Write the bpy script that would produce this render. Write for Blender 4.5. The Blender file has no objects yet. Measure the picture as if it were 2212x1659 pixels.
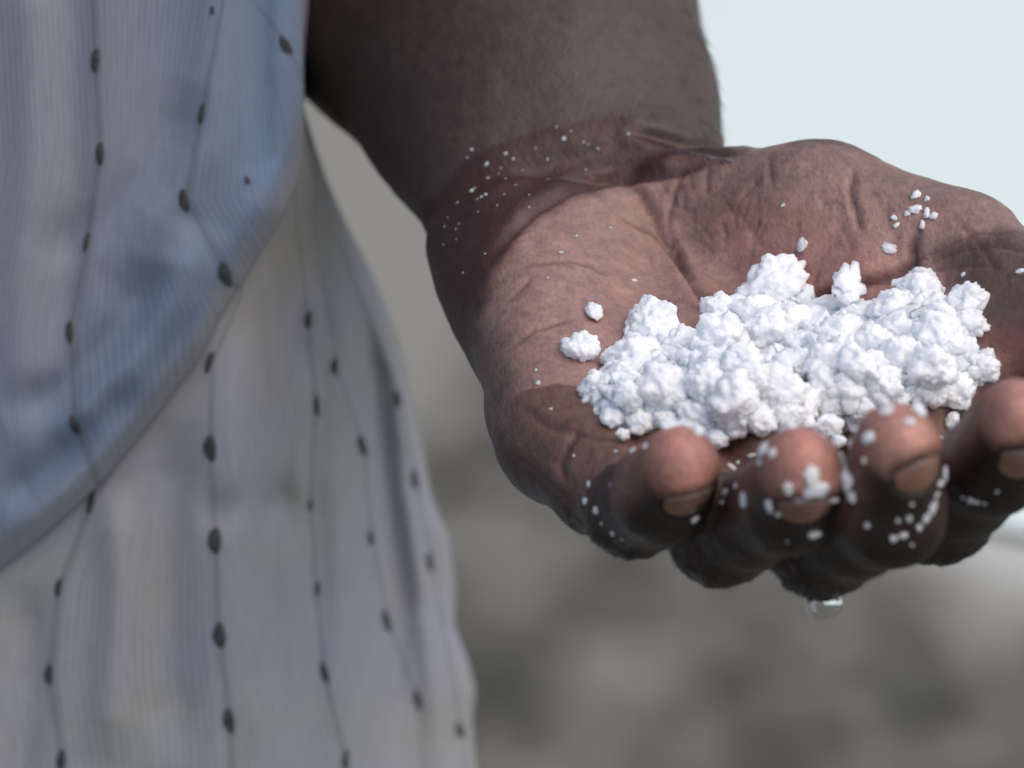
import bpy, bmesh, math, random
import numpy as np
from mathutils import Vector, Matrix, noise
from mathutils.bvhtree import BVHTree
R = math.radians
rnd = random.Random(7)
C = bpy.context.scene.collection
SC = bpy.context.scene

# ------------------------------------------------------------------ camera
PITCH, CAM_Z, LENS = 28.0, 1.35, 100.0
cam_d = bpy.data.cameras.new('camera'); cam = bpy.data.objects.new('camera', cam_d); C.objects.link(cam)
cam.location = (0, 0, CAM_Z); cam.rotation_euler = (R(90 - PITCH), 0, 0)
cam_d.lens = LENS; cam_d.sensor_width = 36; cam_d.clip_start = 0.01; cam_d.clip_end = 4000
cam_d.dof.use_dof = True; cam_d.dof.focus_distance = 0.558; cam_d.dof.aperture_fstop = 13.0
SC.camera = cam
SC.render.resolution_x, SC.render.resolution_y = 1024, 768

# ------------------------------------------------------------------ world, sun, exposure
SUN_EL, SUN_AZ = 60.0, 116.0      # azimuth clockwise from +Y (the viewing direction)
w = bpy.data.worlds.new('World'); SC.world = w; w.use_nodes = True
nt = w.node_tree; bg = nt.nodes['Background']
sky = nt.nodes.new('ShaderNodeTexSky'); sky.sky_type = 'NISHITA'; sky.sun_disc = False
sky.sun_elevation = R(SUN_EL); sky.sun_rotation = R(SUN_AZ)
sky.air_density = 1.0; sky.dust_density = 3.5; sky.ozone_density = 1.0
nt.links.new(sky.outputs[0], bg.inputs[0]); bg.inputs[1].default_value = 0.122
sl = bpy.data.lights.new('sun', 'SUN'); so = bpy.data.objects.new('sun', sl); C.objects.link(so)
sl.energy = 0.72; sl.angle = R(100); sl.color = (1.0, 0.965, 0.92)
sd = Vector((math.sin(R(SUN_AZ)) * math.cos(R(SUN_EL)), math.cos(R(SUN_AZ)) * math.cos(R(SUN_EL)), math.sin(R(SUN_EL))))
so.rotation_euler = sd.to_track_quat('Z', 'Y').to_euler(); so.location = sd * 10
SC.view_settings.view_transform = 'Standard'; SC.view_settings.look = 'None'
SC.view_settings.gamma = 1.0; SC.view_settings.exposure = 0.38
SC.cycles.diffuse_bounces = 8; SC.cycles.max_bounces = 14

# ------------------------------------------------------------------ helpers
CM = Matrix.Translation(cam.location) @ cam.rotation_euler.to_matrix().to_4x4()
RM = np.array(CM.to_3x3()); TM = np.array(CM.translation)
PW, PH = 2212.0, 1659.0

def P(u, v, d):
    """view ray through (u, v) of the 2212 x 1659 survey of the photograph, at distance d (m): camera axes, mm"""
    k = d * 1000 * 36 / LENS / PW
    return np.array([(u - PW / 2) * k, (PH / 2 - v) * k, -d * 1000])

def proj(p):
    p = np.asarray(p, float); k = -p[..., 2] * 36 / LENS / PW
    return p[..., 0] / k + PW / 2, PH / 2 - p[..., 1] / k

def to_world(p): return np.asarray(p, float) / 1000 @ RM.T + TM

UPC = RM.T @ np.array([0, 0, 1.0])            # world up in camera axes

def mesh(name, verts, faces, mat, smooth=True, parent=None, loc=(0, 0, 0)):
    me = bpy.data.meshes.new(name)
    verts = np.asarray(verts, dtype=np.float32)
    if isinstance(faces, np.ndarray):
        n, k = faces.shape
        me.vertices.add(len(verts)); me.vertices.foreach_set('co', verts.ravel())
        me.loops.add(n * k); me.loops.foreach_set('vertex_index', faces.astype(np.int32).ravel())
        me.polygons.add(n); me.polygons.foreach_set('loop_start', np.arange(0, n * k, k, dtype=np.int32))
        me.polygons.foreach_set('loop_total', np.full(n, k, dtype=np.int32))
        me.update(calc_edges=True)
    else:
        me.from_pydata([tuple(map(float, q)) for q in verts], [], faces)
    me.polygons.foreach_set('use_smooth', np.full(len(me.polygons), smooth))
    if mat: me.materials.append(mat)
    me.update()
    o = bpy.data.objects.new(name, me); C.objects.link(o); o.location = loc
    if parent: o.parent = parent
    return o

def tag(o, label=None, cat=None, group=None, kind=None):
    for k, x in (('label', label), ('category', cat), ('group', group), ('kind', kind)):
        if x: o[k] = x
    return o

def material(name):
    m = bpy.data.materials.new(name); m.use_nodes = True
    n = m.node_tree; return m, n, n.nodes, n.links, n.nodes['Principled BSDF']

def node(ns, kind, **kw):
    n = ns.new(kind)
    for k, x in kw.items():
        if k.startswith('i_'): n.inputs[k[2:].replace('_', ' ')].default_value = x
        else: setattr(n, k, x)
    return n

def ramp(ns, stops):
    n = ns.new('ShaderNodeValToRGB'); e = n.color_ramp.elements
    for i, (p, c) in enumerate(stops):
        x = e[i] if i < 2 else e.new(p)
        x.position = p; x.color = (c if isinstance(c, tuple) else (c, c, c)) + (1,)
    return n

def mix(ns, ls, kind, f, a, b):
    n = ns.new('ShaderNodeMix'); n.data_type = 'RGBA'; n.blend_type = kind
    for s, x in ((0, f), (6, a), (7, b)):
        if hasattr(x, 'is_output'): ls.new(x, n.inputs[s])
        else: n.inputs[s].default_value = x if s == 0 else tuple(x) + (1,)
    return n.outputs[2]

def sstep(x, a, b):
    t = np.clip((x - a) / (b - a), 0, 1); return t * t * (3 - 2 * t)

def poly_dist(u, v, pts):
    """distance in survey pixels to an open polyline, and position along it (0..1)"""
    best = np.full(u.shape, 1e9); at = np.zeros(u.shape)
    pts = [np.array(p, float) for p in pts]
    L = [np.linalg.norm(b - a) for a, b in zip(pts, pts[1:])]; tot = sum(L); s0 = 0
    for a, b, l in zip(pts, pts[1:], L):
        d = b - a; t = np.clip(((u - a[0]) * d[0] + (v - a[1]) * d[1]) / (l * l), 0, 1)
        q = np.hypot(u - a[0] - t * d[0], v - a[1] - t * d[1])
        m = q < best; best = np.where(m, q, best); at = np.where(m, (s0 + t * l) / tot, at); s0 += l
    return best, at

def poly_in(u, v, pts):
    """signed distance to a closed polygon, positive inside"""
    ins = np.zeros(u.shape, bool); n = len(pts)
    for i in range(n):
        (x0, y0), (x1, y1) = pts[i], pts[(i + 1) % n]
        c = (y0 > v) != (y1 > v)
        with np.errstate(divide='ignore', invalid='ignore'):
            ins ^= c & (u < (x1 - x0) * (v - y0) / (y1 - y0 + 1e-12) + x0)
    d, _ = poly_dist(u, v, list(pts) + [pts[0]])
    return np.where(ins, d, -d)

def fbm(p, scale, octs=3, seed=0.0):
    o = Vector((seed, seed * 1.7, -seed))
    return np.array([noise.fractal(Vector(q) * scale + o, 0.9, 2.0, octs) for q in p])

# ------------------------------------------------------------------ the ground
def ground_hit(u, v):
    d = P(u, v, 1.0); d = RM @ (d / np.linalg.norm(d))
    t = -TM[2] / d[2]; return TM + d * t

m, n, ns, ls, bs = material('wet_mud')
tc = node(ns, 'ShaderNodeTexCoord')
mpg = node(ns, 'ShaderNodeMapping'); mpg.inputs['Scale'].default_value = (1, .55, 1); ls.new(tc.outputs['Object'], mpg.inputs['Vector'])
n1 = node(ns, 'ShaderNodeTexNoise', i_Scale=7.5, i_Detail=2.0, i_Roughness=0.5); ls.new(mpg.outputs[0], n1.inputs['Vector'])
n2 = node(ns, 'ShaderNodeTexNoise', i_Scale=14.0, i_Detail=3.0); ls.new(tc.outputs['Object'], n2.inputs['Vector'])
r1 = ramp(ns, [(0.32, (0.080, 0.075, 0.056)), (0.5, (0.128, 0.121, 0.093)), (0.68, (0.185, 0.174, 0.138))]); ls.new(n1.outputs[0], r1.inputs[0])
r2 = ramp(ns, [(0.35, (0.62, 0.6, 0.56)), (0.65, (1.0, 1.0, 1.0))]); ls.new(n2.outputs[0], r2.inputs[0])
c1 = mix(ns, ls, 'MULTIPLY', 1.0, r1.outputs[0], r2.outputs[0])
at = node(ns, 'ShaderNodeAttribute', attribute_name='dryness')
dk = node(ns, 'ShaderNodeMapRange'); dk.inputs['From Min'].default_value = -.6; dk.inputs['From Max'].default_value = 0; dk.inputs['To Min'].default_value = .45
ls.new(at.outputs['Fac'], dk.inputs['Value'])
cd = node(ns, 'ShaderNodeCombineColor'); [ls.new(dk.outputs[0], cd.inputs[i]) for i in range(3)]
c1 = mix(ns, ls, 'MULTIPLY', 1.0, c1, cd.outputs[0])
c2 = mix(ns, ls, 'MIX', at.outputs['Fac'], c1, (0.255, 0.243, 0.20))
ac_ = node(ns, 'ShaderNodeAttribute', attribute_name='crust'); c2 = mix(ns, ls, 'MIX', ac_.outputs['Fac'], c2, (0.56, 0.55, 0.50))
ls.new(c2, bs.inputs['Base Color']); bs.inputs['Roughness'].default_value = 0.75
MUD = m
# one sheet, fine near the place and wide to the horizon; the far left is a drier sandy bank
def axis(lo, hi, step, far): return np.concatenate([[-far, -far / 10, -20], np.arange(lo, hi, step), [20, far / 10, far]])
gx, gy = axis(-3, 3, 0.035, 2000), axis(0.6, 7, 0.035, 2000)
GX, GY = np.meshgrid(gx, gy, indexing='ij'); gp = np.stack([GX.ravel(), GY.ravel(), np.zeros(GX.size)], 1)
ii, jj = np.meshgrid(np.arange(len(gx) - 1), np.arange(len(gy) - 1), indexing='ij'); ny = len(gy)
q = (ii * ny + jj).ravel(); gf = np.stack([q, q + ny, q + ny + 1, q + 1], 1)
near = (abs(gp[:, 0]) < 3) & (gp[:, 1] > 0.6) & (gp[:, 1] < 7)
hz = fbm(gp[near] * np.array([1, 1, 0]), 1.6, 4, 3.1) * 0.006
gp[near, 2] = np.minimum(hz, 0.006) - 0.007
ground = tag(mesh('ground', gp, gf, MUD), 'dark wet mud ground with pale patches', kind='structure')
cp = (gp - TM) @ RM * 1000
bank = [(-600, -900), (1300, -900), (1350, 500), (1060, 700), (960, 930), (300, 1060), (-600, 1060)]
with np.errstate(all='ignore'):
    uu, vv = proj(cp)
ok = cp[:, 2] < -300
dry = np.where(ok, sstep(poly_in(np.where(ok, uu, 0), np.where(ok, vv, 5000), bank), -120, 120), 0.3)
for (u0, v0, r0, a0) in [(1335, 1425, 75, .75), (1090, 1230, 110, .55), (1480, 1600, 70, .3), (2130, 1330, 120, .8), (2190, 1240, 90, .9), (1800, 1400, 70, .25), (1650, 1380, 60, -.4), (1960, 1500, 110, -.5), (1100, 1480, 90, -.3), (2080, 1590, 90, .45), (1250, 1640, 60, .3)]:
    g0 = ground_hit(u0, v0); g1 = ground_hit(u0 + r0, v0); rr0 = abs(g1[0] - g0[0])
    dry = dry + a0 * np.exp(-(((gp[:, 0] - g0[0]) / rr0) ** 2 + ((gp[:, 1] - g0[1]) / (rr0 * 1.7)) ** 2))
dry = np.clip(dry, -.6, 1)
sd_, _ = poly_dist(gp[:, 0], gp[:, 1], [tuple(ground_hit(*q_)[:2]) for q_ in [(1060, -700), (1180, -150), (1290, 250), (1500, 620), (1850, 960), (2080, 1120), (2330, 1190), (2700, 1230), (3600, 1260)]])
dry = np.where(dry < 1.01, dry, dry); crust = np.exp(-(sd_ / .075) ** 2)
at_ = ground.data.attributes.new('dryness', 'FLOAT', 'POINT'); at_.data.foreach_set('value', dry.astype(np.float32))
at_ = ground.data.attributes.new('crust', 'FLOAT', 'POINT'); at_.data.foreach_set('value', crust.astype(np.float32))

# pale brine, milky with salt, beyond the shore on the right
m, n, ns, ls, bs = material('milky_brine')
tc = node(ns, 'ShaderNodeTexCoord')
n1 = node(ns, 'ShaderNodeTexNoise', i_Scale=1.2, i_Detail=3.0); ls.new(tc.outputs['Object'], n1.inputs['Vector'])
r1 = ramp(ns, [(0.3, (0.76, 0.84, 0.76)), (0.7, (0.81, 0.88, 0.80))]); ls.new(n1.outputs[0], r1.inputs[0])
ls.new(r1.outputs[0], bs.inputs['Base Color']); bs.inputs['Roughness'].default_value = 0.4
n2 = node(ns, 'ShaderNodeTexNoise', i_Scale=9.0, i_Detail=2.0); ls.new(tc.outputs['Object'], n2.inputs['Vector'])
bp = node(ns, 'ShaderNodeBump', i_Strength=0.15, i_Distance=0.02); ls.new(n2.outputs[0], bp.inputs['Height']); ls.new(bp.outputs[0], bs.inputs['Normal'])
shore = [(1060, -700), (1180, -150), (1290, 250), (1500, 620), (1850, 960), (2080, 1120), (2330, 1190), (2700, 1230), (3600, 1260)]
sp = [ground_hit(*s) for s in shore]
sx = [p for p in sp]
far = [(6, 3.0, 0), (2000, 3.0, 0), (2000, 2000, 0), (-200, 2000, 0)]
wv = [(p[0] + rnd.uniform(-.01, .01), p[1] + rnd.uniform(-.01, .01), 0.006) for p in sp] + [(a, b, 0.006) for a, b, _ in far]
water = tag(mesh('water', wv, [list(range(len(wv)))], m, smooth=False), 'pale milky brine lying beyond the muddy shore', kind='structure')

# ------------------------------------------------------------------ the hand and forearm: one implicit surface
def rcone(a, ra, b, rb): return (np.array(a, float), float(ra), np.array(b, float), float(rb))

def d_rcone(p, c):
    a, r1, b, r2 = c
    ba = b - a; l2 = ba @ ba; rr = r1 - r2; a2 = l2 - rr * rr; il2 = 1.0 / l2
    pa = p - a; y = pa @ ba; z = y - l2
    x2 = ((pa * l2 - y[:, None] * ba) ** 2).sum(1); y2 = y * y * l2; z2 = z * z * l2
    k = np.sign(rr) * rr * rr * x2
    out = (np.sqrt(x2 * a2 * il2) + y * rr) * il2 - r1
    m1 = np.sign(z) * a2 * z2 > k; m2 = (~m1) & (np.sign(y) * a2 * y2 < k)
    out[m1] = np.sqrt(x2[m1] + z2[m1]) * il2 - r2
    out[m2] = np.sqrt(x2[m2] + y2[m2]) * il2 - r1
    return out

def smin(a, b, k):
    h = np.maximum(k - np.abs(a - b), 0) / k
    return np.minimum(a, b) - h * h * k * 0.25

# joints (survey pixel, distance)
F = {
 'little': [P(1205, 935, .545), P(1366, 1102, .514), P(1436, 1060, .496), P(1462, 1020, .486)],
 'ring':   [P(1385, 950, .540), P(1560, 1150, .508), P(1706, 1084, .484), P(1724, 1030, .4735)],
 'middle': [P(1590, 890, .542), P(1772, 1176, .504), P(1926, 1104, .480), P(1936, 985, .4705)],
 'index':  [P(1830, 850, .552), P(2030, 1108, .508), P(2148, 1000, .485), P(2192, 925, .4745)],
}
FR = {'little': (10.5, 8.6, 8.9, 6.9), 'ring': (11, 9.6, 8.8, 7.4), 'middle': (11.5, 9.5, 9.2, 7.5), 'index': (11.5, 9.2, 8.8, 7.7)}
fingers = {}
for k_, J in F.items():
    r = FR[k_]
    mid = (J[1] + J[2]) / 2; a_ = (J[3] - J[2]) / np.linalg.norm(J[3] - J[2]); ou_ = -UPC + np.array([0, 0, .45]); n_ = ou_ - (ou_ @ a_) * a_; n_ /= np.linalg.norm(n_)
    fingers[k_] = [rcone(J[0], r[0], J[1], r[1] * .94), rcone(J[1], r[1], mid, r[1] * .88), rcone(mid, r[1] * .88, J[2], r[2]), rcone(J[2], r[2], J[3], r[3]),
                   rcone(J[3] - n_ * 1.1 - a_ * 4, r[3] * .90, J[3] - n_ * .9 + a_ * 1.2, r[3] * .88)]
MC = [(P(1200, 470, .622), 'little', 12.5, 11), (P(1280, 455, .626), 'ring', 12.5, 11), (P(1370, 440, .628), 'middle', 12.5, 11), (P(1450, 430, .628), 'index', 12.5, 11)]
palm = [rcone(b - UPC * 6, rb, F[f][0] - UPC * 2, rh) for b, f, rb, rh in MC]
palm += [rcone(P(1125, 560, .606), 17.5, P(1200, 855, .556), 11.5),        # hypothenar
         rcone(P(1198, 884, .553), 11.2, P(1292, 1052, .528), 8.6),
         rcone(P(1052, 530, .618), 13.0, P(1150, 760, .590), 12.0),
         rcone(P(1270, 560, .604), 15.5, P(1230, 800, .568), 12.0),
         rcone(P(1500, 462, .612), 14.5, P(1770, 482, .590), 15.5),         # thenar
         rcone(P(1770, 482, .590), 15.5, P(2060, 545, .572), 12.5),
         rcone(P(1640, 560, .592), 12.0, P(1890, 590, .572), 10.5),
         rcone(P(1900, 600, .578), 10.0, P(1990, 800, .556), 10.0)]         # thumb web
thumb = [rcone(P(2085, 560, .570), 11.5, P(2275, 690, .545), 9.8),
         rcone(P(2275, 690, .545), 10.0, P(2400, 860, .532), 8.5)]
web = [rcone(P(2060, 640, .572), 9.0, P(2150, 790, .548), 9.5), rcone(P(2150, 760, .556), 9.0, P(2010, 900, .540), 9.5)]
arm = [rcone(P(1396, 395, .638), 19, P(1362, 215, .655), 16.2), rcone(P(1085, 425, .636), 19, P(1020, 250, .664), 22),
       rcone(P(1250, 400, .640), 21, P(1200, 230, .655), 25),
       rcone(P(1362, 215, .655), 16.2, P(1236, -240, .700), 29.5), rcone(P(1020, 250, .664), 22, P(720, -160, .755), 40),
       rcone(P(1190, 230, .655), 25, P(1020, -200, .712), 42), rcone(P(1000, -200, .716), 46, P(900, -900, .80), 52)]
GROUPS = [('palm', palm, 7.0), ('arm', arm, 14.0), ('thumb', thumb, 3.5), ('web', web, 6.0)] + [(k_, fingers[k_], 2.6) for k_ in fingers]

def sdf(p, act=None):
    d = {}
    for g, prims, k in GROUPS:
        r = None
        for i, c in enumerate(prims):
            if act is not None and (g, i) not in act: continue
            x = d_rcone(p, c); r = x if r is None else smin(r, x, k)
        if r is not None: d[g] = r
    out = None
    for g, k in (('palm', 0), ('arm', 5.0), ('thumb', 6.0), ('web', 8.0)):
        if g in d: out = d[g] if out is None else smin(out, d[g], k)
    fo = None
    for g in fingers:
        if g in d: fo = d[g] if fo is None else smin(fo, d[g], 0.9)
    if fo is not None: out = fo if out is None else smin(out, fo, 4.5)
    return out

def surface_nets(lo, hi, h, B=16):
    nb = [int(math.ceil((hi[i] - lo[i]) / (h * B))) for i in range(3)]
    bi = np.stack(np.meshgrid(*[np.arange(x) for x in nb], indexing='ij'), -1).reshape(-1, 3)
    cen = lo + (bi + 0.5) * B * h; half = B * h * 0.5 * math.sqrt(3)
    each = {(g, i): d_rcone(cen, c) for g, prims, _ in GROUPS for i, c in enumerate(prims)}
    dmin = np.min(np.stack(list(each.values())), 0)
    keep = np.where((sdf(cen) < half + 4) & (sdf(cen) > -half - 16))[0]
    g1 = np.arange(B + 1); lx, ly, lz = np.meshgrid(g1, g1, g1, indexing='ij')
    loc = np.stack([lx, ly, lz], -1).reshape(-1, 3)
    S = 4096
    cid, cpos, quads = [], [], []
    for b in keep:
        act = {k for k, x in each.items() if x[b] < dmin[b] + 2 * half + 16}
        pts = lo + (bi[b] * B + loc) * h
        f = sdf(pts, act).reshape(B + 1, B + 1, B + 1)
        s = f < 0
        if s.all() or not s.any(): continue
        base = bi[b] * B
        # vertices
        cnt = np.zeros((B, B, B)); acc = np.zeros((B, B, B, 3))
        offs = [(x, y, z) for x in (0, 1) for y in (0, 1) for z in (0, 1)]
        for o in offs:
            for ax in range(3):
                if o[ax]: continue
                o2 = list(o); o2[ax] = 1
                fa = f[o[0]:o[0] + B, o[1]:o[1] + B, o[2]:o[2] + B]; fb = f[o2[0]:o2[0] + B, o2[1]:o2[1] + B, o2[2]:o2[2] + B]
                cr = (fa < 0) != (fb < 0)
                t = np.where(cr, fa / np.where(cr, fa - fb, 1), 0)
                for a2 in range(3):
                    acc[..., a2] += np.where(cr, o[a2] + (t if a2 == ax else 0), 0)
                cnt += cr
        idx = np.argwhere(cnt > 0)
        pos = acc[tuple(idx.T)] / cnt[tuple(idx.T)][:, None]
        gi = idx + base
        cid.append((gi[:, 0] * S + gi[:, 1]) * S + gi[:, 2]); cpos.append(lo + (gi + pos) * h)
        for ax in range(3):
            a1, a2 = (ax + 1) % 3, (ax + 2) % 3
            sl0 = [slice(0, B)] * 3; sl1 = [slice(0, B)] * 3; sl1[ax] = slice(1, B + 1)
            s0, s1 = s[tuple(sl0)], s[tuple(sl1)]
            e = np.argwhere(s0 != s1)
            if not len(e): continue
            ins = s0[tuple(e.T)]; ge = e + base
            def cell(da, db):
                c = ge.copy(); c[:, a1] -= da; c[:, a2] -= db
                return (c[:, 0] * S + c[:, 1]) * S + c[:, 2]
            q = np.stack([cell(1, 1), cell(0, 1), cell(0, 0), cell(1, 0)], 1)
            q[~ins] = q[~ins][:, ::-1]
            quads.append(q)
    cid = np.concatenate(cid); cpos = np.concatenate(cpos); quads = np.concatenate(quads)
    o = np.argsort(cid); cid, cpos = cid[o], cpos[o]
    ix = np.searchsorted(cid, quads); ixc = np.clip(ix, 0, len(cid) - 1)
    good = (cid[ixc] == quads).all(1)
    return cpos, ixc[good]

def grad(p, e=0.4):
    g = np.zeros_like(p)
    for a in range(3):
        q = p.copy(); q[:, a] += e; r = p.copy(); r[:, a] -= e
        g[:, a] = sdf(q) - sdf(r)
    return g / np.maximum(np.linalg.norm(g, axis=1), 1e-9)[:, None]

allc = [c for _, pr, _ in GROUPS for c in pr]
lo = np.min([np.minimum(c[0] - c[1], c[2] - c[3]) for c in allc], 0) - 3
hi = np.max([np.maximum(c[0] + c[1], c[2] + c[3]) for c in allc], 0) + 3
HV, HQ = surface_nets(lo, hi, 0.75)
HN = grad(HV)
HU, HVV = proj(HV)
to_cam = -HV / np.linalg.norm(HV, axis=1)[:, None]
facing = (HN * to_cam).sum(1)
bvh = BVHTree.FromPolygons([Vector(x) for x in HV], [tuple(map(int, x)) for x in HQ])
front = np.zeros(len(HV))
cand = np.where((facing > -0.1) & (HU > -100) & (HU < 2400) & (HVV > -150))[0]
for i in cand:
    p = HV[i]; l = float(np.linalg.norm(p))
    h = bvh.ray_cast(Vector((0, 0, 0)), Vector(p / l))
    if h[0] is not None and h[3] > l - 2.5: front[i] = 1

def finger_of(p):
    """index of the nearest finger and how far along its bones (0 palm, 1 PIP, 2 DIP, 3 tip)"""
    names = list(fingers); best = np.full(len(p), 1e9); who = np.full(len(p), -1); along = np.zeros(len(p))
    for q, nme in enumerate(names):
        for s, c in enumerate(fingers[nme]):
            d = d_rcone(p, c); ba = c[2] - c[0]; t = np.clip((p - c[0]) @ ba / (ba @ ba), 0, 1.4)
            s, t = ((0, t), (1, t * .5), (1.5, t * .5), (2, t), (2.6, t * .4))[s]
            mm = d < best; best = np.where(mm, d, best); who = np.where(mm, q, who); along = np.where(mm, s + t, along)
    return who, along, best

def frame(nme, s=2):
    J = F[nme]; a = J[s + 1] - J[s]; a = a / np.linalg.norm(a)
    out = -UPC + np.array([0, 0, .45]); nrm = out - (out @ a) * a; nrm /= np.linalg.norm(nrm)
    return a, nrm, np.cross(nrm, a)

who, along, fd = finger_of(HV)
names = list(fingers)
on_f = fd < 1.5
disp = np.zeros(len(HV)); cre = np.zeros(len(HV))
# creases: (polyline, width px, depth mm)
CREASE = [
 ([(1353, 403), (1384, 418), (1412, 462), (1428, 500), (1470, 568), (1509, 629), (1540, 690)], 9, 1.3),
 ([(1338, 467), (1408, 504), (1448, 547), (1491, 596)], 7, .55),
 ([(1451, 430), (1444, 485), (1458, 530), (1484, 590)], 6, .55),
 ([(1469, 375), (1463, 410), (1449, 446)], 7, .7), ([(1845, 364), (1837, 412), (1853, 473), (1862, 506)], 7, .9),
 ([(1660, 340), (1667, 399)], 6, .5), ([(1636, 386), (1601, 430)], 6, .5), ([(1530, 360), (1526, 420)], 6, .45),
 ([(1979, 495), (1972, 538), (1976, 568), (1939, 596), (1859, 613), (1767, 640), (1740, 680)], 11, 2.0),
 ([(2005, 572), (2040, 552), (2086, 535), (2150, 526), (2230, 545)], 8, .8), ([(1995, 560), (2050, 528), (2110, 500), (2190, 505)], 7, .5),
 ([(2010, 585), (2080, 570), (2160, 575)], 7, .5), ([(2060, 470), (2110, 520), (2160, 590)], 6, .4),
 ([(1135, 574), (1172, 565), (1233, 562), (1273, 571), (1320, 600)], 7, .55), ([(1095, 657), (1151, 599)], 6, .4), ([(1092, 761), (1151, 715), (1230, 690)], 6, .45),
 ([(1060, 560), (1071, 540), (1111, 494), (1157, 452), (1233, 409), (1310, 392), (1386, 385), (1470, 372), (1545, 350)], 12, 1.5),
 ([(1372, 286), (1440, 300), (1500, 318), (1592, 336)], 11, 1.5), ([(1365, 300), (1300, 330), (1210, 350), (1110, 400)], 22, .6),
 ([(1250, 925), (1225, 965), (1205, 1000), (1225, 1050)], 8, .9), ([(1130, 880), (1180, 920), (1250, 935), (1330, 950)], 10, .6),
 ([(1120, 985), (1180, 1040), (1240, 1085)], 9, .5),
]
for pl, wd, dp in CREASE:
    d, t = poly_dist(HU, HVV, pl)
    f = np.exp(-(d / wd) ** 2) * np.clip(np.minimum(t, 1 - t) * 6 + .06, 0, 1)
    lip = np.exp(-((d - wd * 2.2) / (wd * 1.3)) ** 2) * 0.22
    disp += front * (-f + lip) * dp; cre = np.maximum(cre, front * np.exp(-(d / (wd * .62)) ** 2) * np.clip(np.minimum(t, 1 - t) * 7 + .25, 0, 1) * min(1, .35 + dp * .4))
# fan of fine lines on thenar and heel, in the skin's own metric
for k in range(46):
    u0, v0 = rnd.uniform(1380, 2120), 0
    v0 = 350 + 0.11 * (u0 - 1500) + rnd.uniform(0, 210); a = rnd.gauss(1.35, .5); L = rnd.uniform(25, 85)
    pl = [(u0, v0), (u0 + L * .5 * math.cos(a) + rnd.uniform(-5, 5), v0 + L * .5 * math.sin(a)), (u0 + L * math.cos(a), v0 + L * math.sin(a))]
    d, t = poly_dist(HU, HVV, pl); g = front * np.exp(-(d / 4.2) ** 2) * np.clip(np.minimum(t, 1 - t) * 6, 0, 1); disp -= g * .3; cre = np.maximum(cre, g * .35)
# joint wrinkles across the backs of the fingers and the flexion folds at the knuckles
knuck = np.array([noise.fractal(Vector((p[0] * .16 + p[1] * .22, p[1] * .16 - p[0] * .55, p[2] * .14)), .8, 2.0, 3) for p in HV]) * .8
for q, nme in enumerate(names):
    mk = on_f & (who == q)
    for ctr, wid, amp in ((1.0, .34, .65), (2.0, .16, .35)):
        g = np.exp(-((along - ctr) / wid) ** 2) * amp
        disp += np.where(mk, g * knuck, 0)
lump = fbm(HV, 0.055, 3, 1.0); fine = fbm(HV, 0.32, 2, 5.0)
disp += lump * .45 + fine * 0.10
HV2 = HV + HN * disp[:, None]
# nails: sink a bed and a groove below the fingertip
NAILS = {}
NW = {'little': (5.0, 6.6), 'ring': (5.0, 6.4), 'middle': (4.9, 5.6), 'index': (5.6, 7.4)}
NROLL = {'little': 14, 'ring': 4, 'middle': 30, 'index': 8}
for nme in names:
    a, nrm, lat = frame(nme)
    ang = R(NROLL[nme]); nr = nrm * math.cos(ang) + lat * math.sin(ang) if (lat[0] > 0) else nrm * math.cos(ang) - lat * math.sin(ang)
    lt = np.cross(nr, a); r = FR[nme][3]; NAILS[nme] = (a, nr, lt, r)
    p = HV - F[nme][3]; x, y, z = p @ lt, p @ a, p @ nr
    hw, ln = NW[nme]
    mk = (who == names.index(nme)) & (z > -1)
    yf = 4.2 - 0.055 * x * x                                        # free edge
    yl = yf - ln * (.12 + .88 * np.sqrt(np.maximum(0, 1 - (x / hw) ** 2)))
    gl = np.exp(-((y - yf - .5) / .75) ** 2) * (np.abs(x) < hw + .3)
    bed = sstep(hw + .3 - np.abs(x), -.5, .5) * sstep(y, yl - .5, yl + .6) * (1 - sstep(y, yf, yf + .7))
    fold = np.exp(-((y - yl + 1.1) / .8) ** 2) * (np.abs(x) < hw + .5)
    HV2 += HN * np.where(mk, -gl * .3 - bed * .5 + fold * .3, 0)[:, None]

# skin colour: pale palm, dark back, wet band at the wrist, plus painted shade
col = np.tile(np.array([0.074, 0.053, 0.043]), (len(HV), 1)); wet = np.zeros(len(HV))
def lay(f, c):
    global col
    col = col * (1 - f[:, None]) + np.array(c) * f[:, None]
warp = fbm(HV, 0.11, 3, 9.0) * 22
def region(pts, soft): return sstep(poly_in(HU, HVV, pts) + warp, -soft, soft) * front
band = [(1362, 262), (1330, 250), (1230, 262), (1120, 295), (1000, 345), (900, 470), (920, 620), (1010, 760), (1070, 760), (1130, 620), (1200, 520), (1290, 440), (1420, 400), (1590, 355), (1560, 325), (1420, 300)]
fb = sstep(poly_in(HU, HVV, band) + warp * .3, -6, 6) * front
lay(fb, (0.056, 0.021, 0.016)); wet += fb * .12
lay(region([(1590, 340), (1400, 385), (1250, 412), (1130, 482), (1062, 590), (1035, 700), (1025, 850), (1090, 960), (1250, 930), (1330, 960), (1560, 960), (1900, 960), (2060, 860), (2300, 860), (2300, 470), (2100, 400), (1900, 330), (1700, 300)], 26), (0.33, 0.225, 0.197))
lay(region([(1320, 420), (1440, 400), (1520, 560), (1700, 620), (1700, 900), (1200, 900), (1130, 700), (1180, 520)], 60) * .55, (0.39, 0.26, 0.228))
lay(region([(1560, 470), (1780, 470), (1960, 540), (1960, 620), (1700, 700), (1560, 560)], 50) * .8, (0.45, 0.26, 0.23))
lay(region([(1580, 400), (1680, 420), (1800, 470), (1700, 490), (1500, 470)], 40) * .25, (0.23, 0.11, 0.055))
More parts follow.
